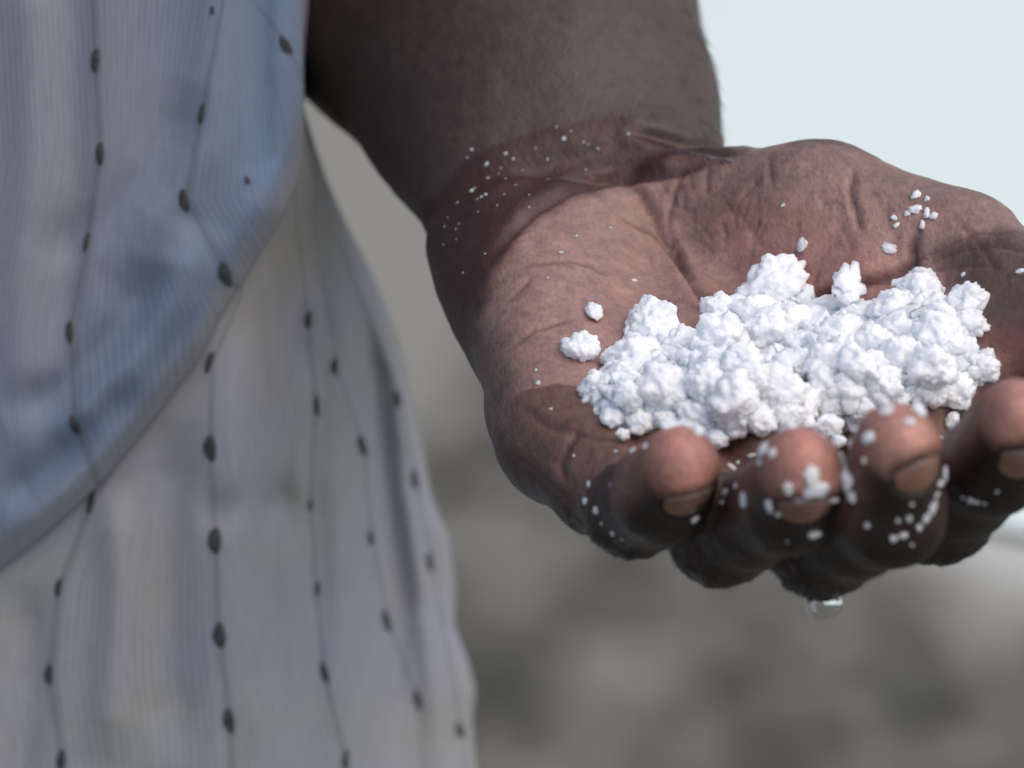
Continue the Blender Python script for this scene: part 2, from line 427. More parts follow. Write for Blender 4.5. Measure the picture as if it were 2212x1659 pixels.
lay(region([(1990, 540), (2240, 470), (2300, 860), (2080, 720), (2060, 600)], 30) * .85, (0.115, 0.080, 0.064))
lay(region([(2120, 720), (2300, 680), (2300, 860), (2120, 860)], 40) * .7, (0.20, 0.085, 0.07))
lay(region([(1600, 310), (1760, 310), (2230, 440), (2230, 520), (2050, 450), (1760, 380), (1560, 400)], 30) * .35, (0.20, 0.155, 0.135))
wet = np.maximum(wet, .6 * region([(1000, 700), (1090, 760), (1180, 900), (1330, 960), (1300, 1200), (1000, 1200)], 60) * .5)
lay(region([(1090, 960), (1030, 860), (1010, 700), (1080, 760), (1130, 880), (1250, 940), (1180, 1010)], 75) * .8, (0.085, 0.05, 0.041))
lay(region([(1370, 470), (1470, 560), (1560, 660), (1500, 600)], 14) * .5, (0.10, 0.05, 0.04))
# fingers: dark wet backs, pale pads
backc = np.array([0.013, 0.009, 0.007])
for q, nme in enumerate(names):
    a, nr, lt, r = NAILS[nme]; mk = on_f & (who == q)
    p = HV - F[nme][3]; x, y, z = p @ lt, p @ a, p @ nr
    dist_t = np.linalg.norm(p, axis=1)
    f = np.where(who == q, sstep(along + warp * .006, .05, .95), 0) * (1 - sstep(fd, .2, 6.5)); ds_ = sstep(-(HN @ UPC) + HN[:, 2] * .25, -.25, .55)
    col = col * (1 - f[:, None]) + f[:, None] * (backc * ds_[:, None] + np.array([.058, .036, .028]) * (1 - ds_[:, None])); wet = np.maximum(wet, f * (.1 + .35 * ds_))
    pad = np.where(mk, sstep(-z + 1.5 + warp * .05, -3.6, 3.4) * (sstep(y, -17, -6)), 0)
    pad = np.maximum(pad, np.where(mk, sstep(y, 1.2, 4.2) * sstep(-z + 5.6, -1, 1.8), 0))
    lay(pad * .85, (0.25, 0.14, 0.11))
    core = pad * np.where(mk, np.exp(-((x + .8) / (r * .62)) ** 2 - (np.minimum(y + 1, 0) / 6) ** 2), 0)
    lay(core * .95, (0.56, 0.285, 0.235) if q < 2 else (0.56, 0.31, 0.25)); wet = np.maximum(wet * (1 - pad * .4), 0)
    inner = np.where(mk & (along < 1.0), sstep(((HV - F[nme][0]) * UPC).sum(1), -2, 5), 0); lay(inner, (0.17, 0.10, 0.08))
lay(cre * .8, (0.075, 0.036, 0.029))  # shade in the creases darkened into the skin colour
fw = sstep(poly_dist(HU, HVV, [(1440, 318), (1500, 334), (1545, 346), (1580, 350)])[0], 18, 5) * front; wet = np.maximum(wet, fw)
lay(fw * .5, (0.05, 0.035, 0.03))
mott = fbm(HV, 0.21, 3, 2.2)
arm_shade = region([(500, -700), (1010, -700), (985, 0), (930, 260), (880, 480), (600, 300)], 170); lay(arm_shade * .75, (0.034, 0.024, 0.019))  # shade beside the body, painted dark on the forearm's left side
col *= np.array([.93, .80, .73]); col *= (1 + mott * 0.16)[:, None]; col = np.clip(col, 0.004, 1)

m, n, ns, ls, bs = material('dark_skin')
ca = node(ns, 'ShaderNodeAttribute', attribute_name='skin_and_shade'); wa = node(ns, 'ShaderNodeAttribute', attribute_name='wetness')
tc = node(ns, 'ShaderNodeTexCoord')
vo = node(ns, 'ShaderNodeTexVoronoi', feature='DISTANCE_TO_EDGE', i_Scale=900.0); ls.new(tc.outputs['Object'], vo.inputs['Vector'])
nf = node(ns, 'ShaderNodeTexNoise', i_Scale=420.0, i_Detail=4.0, i_Roughness=.65); ls.new(tc.outputs['Object'], nf.inputs['Vector'])
mp = node(ns, 'ShaderNodeMapping'); mp.inputs['Rotation'].default_value = (0.3, 0.5, 0.7); mp.inputs['Scale'].default_value = (1.0, 0.55, 0.8); ls.new(tc.outputs['Object'], mp.inputs['Vector'])
nl = node(ns, 'ShaderNodeTexNoise', i_Scale=1100.0, i_Detail=2.0); ls.new(mp.outputs[0], nl.inputs['Vector'])
rf = ramp(ns, [(0.32, .80), (0.62, 1.08)]); ls.new(nf.outputs[0], rf.inputs[0])
rl = ramp(ns, [(0.34, .88), (0.58, 1.03)]); ls.new(nl.outputs[0], rl.inputs[0])
c1 = mix(ns, ls, 'MULTIPLY', 1.0, ca.outputs['Color'], rf.outputs[0]); c2 = mix(ns, ls, 'MULTIPLY', 1.0, c1, rl.outputs[0])
ls.new(c2, bs.inputs['Base Color'])
rr = node(ns, 'ShaderNodeMapRange'); rr.inputs['To Min'].default_value = .52; rr.inputs['To Max'].default_value = .22
ls.new(wa.outputs['Fac'], rr.inputs['Value']); ls.new(rr.outputs[0], bs.inputs['Roughness'])
ad = node(ns, 'ShaderNodeMath', operation='ADD'); ls.new(nf.outputs[0], ad.inputs[0]); ls.new(nl.outputs[0], ad.inputs[1])
bp = node(ns, 'ShaderNodeBump', i_Strength=0.4, i_Distance=0.0005); ls.new(ad.outputs[0], bp.inputs['Height'])
bp2 = node(ns, 'ShaderNodeBump', i_Strength=0.35, i_Distance=0.0003); ls.new(vo.outputs['Distance'], bp2.inputs['Height']); ls.new(bp.outputs[0], bp2.inputs['Normal'])
cs_ = node(ns, 'ShaderNodeCombineXYZ')
for q_, (dv_, k_) in enumerate((((.8, .1, -.6), 130.), ((.6, 0, .8), 1500.), ((0, 1, 0), 500.))):
    vd = node(ns, 'ShaderNodeVectorMath', operation='DOT_PRODUCT'); ls.new(tc.outputs['Object'], vd.inputs[0]); vd.inputs[1].default_value = tuple(c * k_ for c in dv_); ls.new(vd.outputs['Value'], cs_.inputs[q_])
nst = node(ns, 'ShaderNodeTexNoise', i_Scale=1.0, i_Detail=2.0); ls.new(cs_.outputs[0], nst.inputs['Vector'])
bp3 = node(ns, 'ShaderNodeBump', i_Distance=0.0012); ls.new(nst.outputs[0], bp3.inputs['Height']); ls.new(bp2.outputs[0], bp3.inputs['Normal'])
wst = node(ns, 'ShaderNodeMath', operation='MULTIPLY'); ls.new(wa.outputs['Fac'], wst.inputs[0]); wst.inputs[1].default_value = .75; ls.new(wst.outputs[0], bp3.inputs['Strength'])
ls.new(bp3.outputs[0], bs.inputs['Normal'])
bs.inputs['Subsurface Weight'].default_value = 0.12; bs.inputs['Subsurface Radius'].default_value = (1.0, .35, .2); bs.inputs['Subsurface Scale'].default_value = 0.0025
bs.inputs['Specular IOR Level'].default_value = 0.5; bs.inputs['Coat Roughness'].default_value = .1; cw = node(ns, 'ShaderNodeMath', operation='MULTIPLY'); ls.new(wa.outputs['Fac'], cw.inputs[0]); cw.inputs[1].default_value = .08; ls.new(cw.outputs[0], bs.inputs['Coat Weight'])
SKIN = m

base = np.array([0.0, 0.62, 0.0])
person = bpy.data.objects.new('person', None); C.objects.link(person); person.location = base; person.empty_display_size = .1
tag(person, 'person in a pale striped garment holding out a cupped dark hand full of salt', 'person')
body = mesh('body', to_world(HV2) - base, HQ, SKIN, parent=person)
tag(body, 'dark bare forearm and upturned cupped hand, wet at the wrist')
a_ = body.data.attributes.new('skin_and_shade', 'FLOAT_COLOR', 'POINT'); a_.data.foreach_set('color', np.concatenate([col, np.ones((len(col), 1))], 1).astype(np.float32).ravel())
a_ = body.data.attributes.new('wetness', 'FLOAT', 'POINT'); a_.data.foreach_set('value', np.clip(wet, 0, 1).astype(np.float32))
bvh = BVHTree.FromPolygons([Vector(x) for x in HV2], [tuple(map(int, x)) for x in HQ])

def hit(u, v):
    d = P(u, v, 1.0); d /= np.linalg.norm(d)
    h = bvh.ray_cast(Vector((0, 0, 0)), Vector(d))
    return (np.array(h[0]), np.array(h[1])) if h[0] is not None else (None, None)

# nails
m, n, ns, ls, bs = material('fingernail')
tc = node(ns, 'ShaderNodeTexCoord'); at = node(ns, 'ShaderNodeAttribute', attribute_name='edge')
nz = node(ns, 'ShaderNodeTexNoise', i_Scale=300.0, i_Detail=3.0); ls.new(tc.outputs['Object'], nz.inputs['Vector'])
rz = ramp(ns, [(0.3, (0.19, 0.096, 0.067)), (0.7, (0.27, 0.148, 0.105))]); ls.new(nz.outputs[0], rz.inputs[0])
cz = mix(ns, ls, 'MIX', at.outputs['Fac'], rz.outputs[0], (0.13, 0.095, 0.075)); ls.new(cz, bs.inputs['Base Color'])
bs.inputs['Roughness'].default_value = 0.22; NAILM = m
for nme in names:
    a, nr, lt, r = NAILS[nme]; hw, ln = NW[nme]; o = F[nme][3]
    nx, nyy = 15, 12; vs, ed = [], []
    for th in (0.0, -.55):
        for i in range(nx):
            x = hw * (i / (nx - 1) * 2 - 1)
            yf = 4.3 - 0.055 * x * x
            for j in range(nyy):
                y = yf - ln * (1 - j / (nyy - 1)) * (.12 + .88 * math.sqrt(max(0, 1 - (x / hw) ** 2)))
                rr_ = r + .05 + th - max(0, y) ** 2 * 0.055 + (FR[nme][2] - r) * max(0, -y) / 13
                ang = x / r
                vs.append(o + a * y + (nr * math.cos(ang) + lt * math.sin(ang)) * rr_); ed.append(1.0 if j >= nyy - 1 else 0.0)
    fs = []; N = nx * nyy
    for i in range(nx - 1):
        for j in range(nyy - 1):
            q = i * nyy + j; fs += [(q, q + nyy, q + nyy + 1, q + 1), (N + q, N + q + 1, N + q + nyy + 1, N + q + nyy)]
    for i in range(nx - 1):
        q0, q1 = i * nyy, i * nyy + nyy - 1
        fs += [(q0, N + q0, N + q0 + nyy, q0 + nyy), (q1, q1 + nyy, N + q1 + nyy, N + q1)]
    for j in range(nyy - 1):
        q0, q1 = j, (nx - 1) * nyy + j
        fs += [(q0, q0 + 1, N + q0 + 1, N + q0), (q1, N + q1, N + q1 + 1, q1 + 1)]
    no = mesh('fingernail', to_world(vs) - base, fs, NAILM, parent=person)
    tag(no, f'short pale nail of the {nme} finger')
    a_ = no.data.attributes.new('edge', 'FLOAT', 'POINT'); a_.data.foreach_set('value', np.array(ed, np.float32))

# ------------------------------------------------------------------ garment
m, n, ns, ls, bs = material('pale_striped_cotton')
uvn = node(ns, 'ShaderNodeUVMap', uv_map='weave'); sx_ = node(ns, 'ShaderNodeSeparateXYZ'); ls.new(uvn.outputs[0], sx_.inputs[0])
def M2(op, a, b=None):
    x = node(ns, 'ShaderNodeMath', operation=op)
    for i, y in enumerate((a, b)):
        if y is None: continue
        if hasattr(y, 'is_output'): ls.new(y, x.inputs[i])
        else: x.inputs[i].default_value = y
    return x.outputs[0]
cb = node(ns, 'ShaderNodeCombineXYZ'); ls.new(M2('MULTIPLY', sx_.outputs[0], 1.0), cb.inputs[0]); ls.new(M2('MULTIPLY', sx_.outputs[1], 0.12), cb.inputs[1])
ws = node(ns, 'ShaderNodeTexNoise', i_Scale=26.0, i_Detail=2.0, i_Roughness=.6); ls.new(cb.outputs[0], ws.inputs['Vector'])
fs_ = M2('SINE', M2('MULTIPLY', sx_.outputs[0], 2 * math.pi * 22)); f01 = M2('ADD', M2('MULTIPLY', fs_, .5), .5)
rs = ramp(ns, [(0.38, (0.92, 0.925, 0.93)), (0.62, (1.02, 1.02, 1.02))]); ls.new(ws.outputs[0], rs.inputs[0])
rs2 = ramp(ns, [(0.0, (0.90, 0.91, 0.93)), (1.0, (1.04, 1.04, 1.03))]); ls.new(f01, rs2.inputs[0])
cbw = node(ns, 'ShaderNodeCombineXYZ'); ls.new(M2('MULTIPLY', sx_.outputs[0], 60.0), cbw.inputs[0]); ls.new(M2('MULTIPLY', sx_.outputs[1], 70.0), cbw.inputs[1])
wv_ = node(ns, 'ShaderNodeTexNoise', i_Scale=2.5, i_Detail=2.0); ls.new(cbw.outputs[0], wv_.inputs['Vector'])
rw = ramp(ns, [(0.3, .90), (0.7, 1.06)]); ls.new(wv_.outputs[0], rw.inputs[0])
tone = node(ns, 'ShaderNodeAttribute', attribute_name='dye')  # cloth colour, with bluish sky light painted in on the shawl
ton = mix(ns, ls, 'MULTIPLY', 1.0, tone.outputs['Color'], rs.outputs[0]); ton = mix(ns, ls, 'MULTIPLY', 1.0, ton, rs2.outputs[0]); ton = mix(ns, ls, 'MULTIPLY', 1.0, ton, rw.outputs[0])
fr = M2('ABSOLUTE', M2('SUBTRACT', M2('FRACT', M2('ADD', sx_.outputs[0], .5)), .5))
ln_ = M2('MULTIPLY', M2('MULTIPLY', M2('SUBTRACT', 1.0, M2('MULTIPLY', M2('MINIMUM', fr, .05), 1 / .05)), .75), wv_.outputs[0])
ton = mix(ns, ls, 'MIX', ln_, ton, (0.05, 0.055, 0.055))
ls.new(ton, bs.inputs['Base Color']); bs.inputs['Roughness'].default_value = .85; bs.inputs['Specular IOR Level'].default_value = .2
bs.inputs['Sheen Weight'].default_value = .15
ad = M2('ADD', M2('MULTIPLY', f01, .6), wv_.outputs[0])
bp = node(ns, 'ShaderNodeBump', i_Strength=.35, i_Distance=.0006); ls.new(ad, bp.inputs['Height']); ls.new(bp.outputs[0], bs.inputs['Normal'])
CLOTH = m
m, n, ns, ls, bs = material('charcoal_thread')
tc = node(ns, 'ShaderNodeTexCoord'); nz = node(ns, 'ShaderNodeTexNoise', i_Scale=900.0, i_Detail=2.0); ls.new(tc.outputs['Object'], nz.inputs['Vector'])
rz = ramp(ns, [(0.3, (0.022, 0.026, 0.027)), (0.7, (0.075, 0.08, 0.08))]); ls.new(nz.outputs[0], rz.inputs[0]); ls.new(rz.outputs[0], bs.inputs['Base Color']); bs.inputs['Roughness'].default_value = .9
THREAD = m

LN = {'A': [(195, -300), (200, 0), (207, 130), (218, 330), (188, 530), (152, 715), (163, 915), (215, 1050), (260, 1700)],
      'B': [(500, -300), (485, 0), (460, 130), (437, 240), (400, 430), (490, 590), (560, 680), (700, 1700)],
      'B2': [(500, -300), (545, 0), (622, 95), (690, 240), (760, 420), (860, 590), (960, 700), (1100, 1700)],
      'C': [(420, -300), (400, 700), (350, 880), (250, 1000), (198, 1085), (128, 1270), (107, 1455), (133, 1640), (140, 1950)],
      'D': [(540, -300), (520, 640), (455, 780), (455, 965), (465, 1170), (475, 1370), (498, 1555), (510, 1950)],
      'E': [(640, -300), (640, 450), (668, 685), (685, 880), (672, 1090), (685, 1270), (700, 1450), (748, 1640), (800, 1950)],
      'Fm': [(680, -300), (680, 500), (725, 790), (785, 960), (803, 1160), (838, 1340), (905, 1510), (940, 1950)],
      'G': [(720, -300), (730, 520), (800, 700), (860, 860), (898, 1035), (932, 1210), (998, 1575), (1030, 1950)]}
def line_u(k, v): a = np.array(LN[k], float); return np.interp(v, a[:, 1], a[:, 0])
def weave(u, v, keys):
    L = [line_u(k, v) for k in keys]; s = np.zeros(u.shape)
    s = (u - L[0]) / np.maximum(L[1] - L[0], 20)
    for i in range(1, len(L) - 1):
        s = np.where(u > L[i], i + (u - L[i]) / np.maximum(L[i + 1] - L[i], 12), s)
    s = np.where(u > L[-1], len(L) - 1 + (u - L[-1]) / 110.0, s)
    s = np.where(u < L[0], (u - L[0]) / 270.0, s)
    return s

HEM = np.array([(-1000, 1960), (-400, 1520), (-200, 1376), (0, 1232), (55, 1191), (138, 1120), (220, 1043), (286, 966), (358, 872), (430, 778), (461, 711), (510, 632), (554, 564), (598, 490), (642, 400), (657, 300)], float)
REDGE = np.array([(-320, 700), (230, 655), (300, 676), (380, 703), (470, 742), (540, 778), (600, 808), (670, 838), (784, 877), (856, 890), (977, 916), (1076, 934), (1158, 970), (1269, 984), (1351, 982), (1423, 1010), (1489, 1028), (1560, 1020), (1659, 1030), (1950, 1060), (2600, 1080)], float)
def ridge(u, v, pl, wd, amp):
    d, t = poly_dist(u, v, pl); return np.exp(-(d / wd) ** 2) * amp * np.clip(np.minimum(t, 1 - t) * 6, 0, 1)
FOLD_U = [([(480, -300), (478, 60), (462, 200), (430, 330), (330, 470), (230, 600)], 66, -3.6), ([(420, 180), (330, 380), (220, 480), (60, 560)], 52, 2.2),
          ([(560, -200), (560, 150), (590, 330), (600, 450)], 70, 5), ([(60, -200), (70, 300), (40, 700), (60, 1100)], 55, -3), ([(150, -200), (160, 400), (110, 800)], 45, 2.5),
          ([(430, 480), (380, 640), (260, 800), (120, 960)], 55, -5), ([(330, 560), (280, 700), (150, 840), (0, 900)], 45, 4), ([(560, 560), (470, 700), (330, 860), (150, 1060), (-40, 1220)], 40, -4),
          ([(300, 820), (180, 960), (0, 1090)], 40, 3.5)]
FOLD_L = [([(640, 450), (600, 700), (590, 950), (570, 1250), (600, 1650)], 45, 5), ([(700, 480), (740, 700), (720, 1000), (735, 1300), (720, 1700)], 30, -7), ([(540, 700), (520, 950), (530, 1300), (560, 1700)], 40, -4),
          ([(760, 600), (810, 800), (830, 1000), (860, 1300), (850, 1700)], 28, 7), ([(800, 620), (860, 830), (880, 1050), (920, 1300), (950, 1700)], 24, -6), ([(380, 900), (360, 1200), (380, 1650)], 55, 4),
          ([(250, 1050), (260, 1300), (230, 1650)], 45, -4), ([(60, 1250), (60, 1500), (30, 1800)], 45, 3.5), ([(960, 1150), (940, 1320), (985, 1480), (960, 1700)], 22, 6),
          ([(660, 560), (690, 760), (650, 1000), (640, 1150)], 24, -5), ([(420, 1120), (600, 1080), (700, 1120)], 45, 2.5), ([(880, 960), (930, 1180), (960, 1350)], 20, 4)]
def depth_u(u, v):
    D = 640 + 0.010 * np.maximum(u - 200, 0) + 0.026 * (v - 500)
    for f in FOLD_U: D = D + ridge(u, v, *f)
    e = np.interp(u, HEM[:, 0], HEM[:, 1]) - v                        # px above the hem
    t = np.clip(1 - e / 150, 0, 1); D = D + 10 * t ** 2.2
    t = np.clip(1 - (657 - u) / 70, 0, 1); D = D + 24 * (1 - np.sqrt(np.maximum(1 - t ** 2, 0)))
    return D / 1000
def depth_l(u, v):
    re = np.interp(v, REDGE[:, 0], REDGE[:, 1])
    D = 662 + 0.026 * (v - 900) * (v > -400) - 34 * (v <= -400) + 0.026 * (np.minimum(v, -400) + 400) + 30 * sstep(u, 450, 720) + 75 * sstep(u, 600, 1040)
    for f in FOLD_L: D = D + ridge(u, v, *f)
    t = np.clip(1 - (re - u) / 46, 0, 1); D = D + 30 * (1 - np.sqrt(np.maximum(1 - t ** 2, 0)))
    return D / 1000

def cloth(name, uf, vf, nu, nv, depth, keys, dye, thick):
    s, t = np.meshgrid(np.linspace(0, 1, nu), np.linspace(0, 1, nv), indexing='ij')
    u, v = uf(s, t), vf(s, t); D = depth(u, v)
    k = D * 1000 * 36 / LENS / PW
    X = np.stack([(u - PW / 2) * k, (PH / 2 - v) * k, -D * 1000], -1).reshape(-1, 3)
    i, j = np.meshgrid(np.arange(nu - 1), np.arange(nv - 1), indexing='ij'); q = (i * nv + j).ravel()
    fc = np.stack([q, q + 1, q + nv + 1, q + nv], 1)
    o = mesh(name, to_world(X) - base, fc, CLOTH, parent=person)
    sw = weave(u, v, keys).ravel(); uvv = np.stack([sw, v.ravel() / 270.0], 1)
    ul = o.data.uv_layers.new(name='weave'); ul.data.foreach_set('uv', uvv[fc.ravel()].astype(np.float32).ravel())
    cl = dye(u.ravel(), v.ravel()); a_ = o.data.attributes.new('dye', 'FLOAT_COLOR', 'POINT')  # for the shawl, dye also holds painted bluish sky light
    a_.data.foreach_set('color', np.concatenate([cl, np.ones((len(cl), 1))], 1).astype(np.float32).ravel())
    md = o.modifiers.new('thickness', 'SOLIDIFY'); md.thickness = thick; md.offset = -1
    return o
def sky_tint_u(u, v):  # bluish sky light on the fold's slope, painted into the cloth colour
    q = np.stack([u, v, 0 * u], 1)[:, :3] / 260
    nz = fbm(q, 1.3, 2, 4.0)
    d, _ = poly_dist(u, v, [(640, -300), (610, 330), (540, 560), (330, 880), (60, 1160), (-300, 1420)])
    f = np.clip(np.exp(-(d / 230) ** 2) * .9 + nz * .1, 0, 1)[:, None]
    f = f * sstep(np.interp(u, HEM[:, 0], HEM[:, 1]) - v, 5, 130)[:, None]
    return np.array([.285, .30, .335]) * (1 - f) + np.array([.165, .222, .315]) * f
def dye_l(u, v):
    q = np.stack([u, v, 0 * u], 1) / 200
    f = np.clip(.45 + fbm(q, 1.0, 2, 8.0) * .8, 0, 1)[:, None]
    return np.array([.365, .36, .335]) * (1 - f) + np.array([.35, .35, .40]) * f
shirt = cloth('shirt', lambda s, t: -1000 + s * (np.interp(-1900 + t * 4500, REDGE[:, 0], REDGE[:, 1]) + 1000), lambda s, t: -1900 + t * 4500, 210, 340, depth_l, ['C', 'D', 'E', 'Fm', 'G'], dye_l, .0008)
tag(shirt, 'pale grey cotton garment with rows of dark woven dashes')
shawl = cloth('shawl', lambda s, t: -1000 + s * 1657, lambda s, t: -1800 + t * (np.interp(-1000 + s * 1657, HEM[:, 0], HEM[:, 1]) + 1800), 200, 300, depth_u, ['A', 'B', 'B2'], sky_tint_u, .0008)
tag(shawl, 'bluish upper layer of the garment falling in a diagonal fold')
SL_U = [(208, 131, 27, 10, 4), (218, 332, 26, 10, 0), (437, 245, 24, 7, 10), (401, 432, 27, 12, -14), (490, 592, 30, 14, -20), (620, 96, 24, 11, -32), (188, 523, 24, 6, 14), (152, 717, 25, 9, -2), (164, 917, 24, 11, -22), (460, 22, 10, 5, 0), (536, 389, 10, 5, -30)]
SL_L = [(198, 1086, 28, 8, 14), (128, 1270, 22, 8, 10), (108, 1456, 24, 10, 0), (134, 1643, 26, 10, 4), (454, 783, 26, 8, 18), (457, 968, 30, 15, -6), (468, 1168, 30, 16, -2), (478, 1372, 29, 16, -6), (498, 1557, 29, 13, -10),
        (668, 692, 22, 8, 4), (686, 877, 25, 7, -4), (672, 1092, 14, 6, 0), (688, 1272, 18, 6, 0), (703, 1452, 25, 9, -16), (749, 1643, 26, 8, 4), (725, 791, 20, 8, 4), (785, 962, 25, 10, -16), (803, 1162, 18, 7, -4), (838, 1341, 27, 9, -14),
        (905, 1512, 24, 9, -14), (861, 862, 20, 8, -8), (898, 1036, 25, 9, -10), (931, 1214, 24, 9, -8), (997, 1576, 20, 9, -20)]
for host, lst, dep in ((shawl, SL_U, depth_u), (shirt, SL_L, depth_l)):
    for (u0, v0, hl, hwid, ang) in lst:
        vs, fs = [], []; a = R(ang); N1, N2 = 14, 5
        for i in range(N1):
            t = -1 + 2 * i / (N1 - 1); wd_ = hwid * max(1 - abs(t) ** 2.4, .05) ** .8 * rnd.uniform(.86, 1.1)
            for j in range(N2):
                e = -1 + 2 * j / (N2 - 1)
                du, dv = e * wd_ * (.62 if e > 0 else 1.2), t * hl
                uu_, vv_ = u0 + du * math.cos(a) + dv * -math.sin(a) * -1 * -1, v0 + dv * math.cos(a) + du * math.sin(a)
                D = float(dep(np.array([uu_]), np.array([vv_]))[0]); vs.append(P(uu_, vv_, D - .00035 - .0006 * (1 - e * e) * (1 - t * t)))
        for i in range(N1 - 1):
            for j in range(N2 - 1):
                q = i * N2 + j; fs.append((q, q + N2, q + N2 + 1, q + 1))
        mesh('thread_slub', to_world(vs) - base, fs, THREAD, parent=host)

# ------------------------------------------------------------------ salt
m, n, ns, ls, bs = material('salt')
tc = node(ns, 'ShaderNodeTexCoord'); oi = node(ns, 'ShaderNodeObjectInfo')
nz = node(ns, 'ShaderNodeTexNoise', i_Scale=2.2, i_Detail=3.0); ls.new(tc.outputs['Object'], nz.inputs['Vector'])
rz = ramp(ns, [(0.3, (0.93, 0.965, 0.99)), (0.5, (0.96, 0.975, 0.985)), (0.72, (0.97, 0.97, 0.935))]); ls.new(nz.outputs[0], rz.inputs[0])
rb = ramp(ns, [(0.0, (0.95, 0.97, 0.99)), (0.5, (1.0, 1.0, 1.0)), (1.0, (1.0, 0.99, 0.95))]); ls.new(oi.outputs['Random'], rb.inputs[0])
cz = mix(ns, ls, 'MULTIPLY', 1.0, rz.outputs[0], rb.outputs[0]); ls.new(cz, bs.inputs['Base Color'])
bs.inputs['Roughness'].default_value = .5; bs.inputs['Subsurface Weight'].default_value = 0.8
bs.inputs['Subsurface Radius'].default_value = (1, 1, 1.05); bs.inputs['Subsurface Scale'].default_value = .002
nb = node(ns, 'ShaderNodeTexVoronoi', i_Scale=7.0); ls.new(tc.outputs['Object'], nb.inputs['Vector'])
bp = node(ns, 'ShaderNodeBump', i_Strength=.15, i_Distance=.15); ls.new(nb.outputs['Distance'], bp.inputs['Height']); ls.new(bp.outputs[0], bs.inputs['Normal'])
SALT = m

def lump_mesh(seed, sub, flat=1.0, nbox=90, size=.2):
    """a clump of crystals: a rounded core with many small blocky crystals standing out of it"""
    g = np.random.default_rng(seed); bm = bmesh.new(); bmesh.ops.create_icosphere(bm, subdivisions=sub, radius=1)
    off = Vector(g.uniform(-50, 50, 3))
    d = np.array([v.co.normalized() for v in bm.verts])
    rad = np.array([.80 + .36 * noise.fractal(Vector(q) * 1.5 + off, 1, 2, 2) for q in d])
    c0 = rad.copy()
    for _ in range(5):
        c = g.normal(size=3); c /= np.linalg.norm(c); h = g.uniform(.55, .85); x = d @ c * rad
        rad = np.where(x > h, rad * (.25 + .75 * h / np.maximum(x, 1e-6)), rad)
    c0_ = rad.copy()
    for _ in range(nbox):
        k = g.integers(len(d)); c = d[k] * c0_[k] * g.uniform(.90, 1.0); hs = size * g.uniform(.5, 1.1, 3) * np.array([1, 1, .7])
        q = Matrix.Rotation(g.uniform(0, 6.28), 3, Vector(g.normal(size=3)).normalized()); Q = np.array(q)
        dd = d @ Q; dd = np.where(abs(dd) < 1e-6, 1e-6, dd)
        o = c @ Q; t0, t1 = (o - hs) / dd, (o + hs) / dd
        tn, tf = np.minimum(t0, t1).max(1), np.maximum(t0, t1).min(1)
        rad = np.where((tf > tn) & (tf > rad), tf, rad)
    for v, q, r in zip(bm.verts, d, rad): v.co = q * r * np.array([1, 1, flat])
    me = bpy.data.meshes.new('salt_lump'); bm.to_mesh(me); bm.free()
    me.polygons.foreach_set('use_smooth', np.full(len(me.polygons), True)); me.materials.append(SALT); return me
BIG = [lump_mesh(i, 5, .85, 130, .13) for i in range(10)]
MID = [lump_mesh(20 + i, 4, .8, 80, .16) for i in range(6)]
FLAKE = [lump_mesh(40 + i, 4, .28, 26, .34) for i in range(5)]
TINY = [lump_mesh(60 + i, 3, .6, 9, .4) for i in range(6)]

def put(name, me, p_mm, r_mm, nrm=None, spin=None, stretch=(1, 1, 1)):
    o = bpy.data.objects.new(name, me); C.objects.link(o)
    o.location = Vector(to_world(p_mm))
    if nrm is not None:
        z = Vector(RM @ np.asarray(nrm)); q = z.to_track_quat('Z', 'Y') @ Matrix.Rotation(rnd.uniform(0, 6.28), 3, 'Z').to_quaternion()
        o.rotation_mode = 'QUATERNION'; o.rotation_quaternion = q
    else:
        o.rotation_euler = (rnd.uniform(-.5, .5), rnd.uniform(-.5, .5), rnd.uniform(0, 6.28))
    s = r_mm / 1000; o.scale = (s * stretch[0], s * stretch[1], s * stretch[2])
    return o

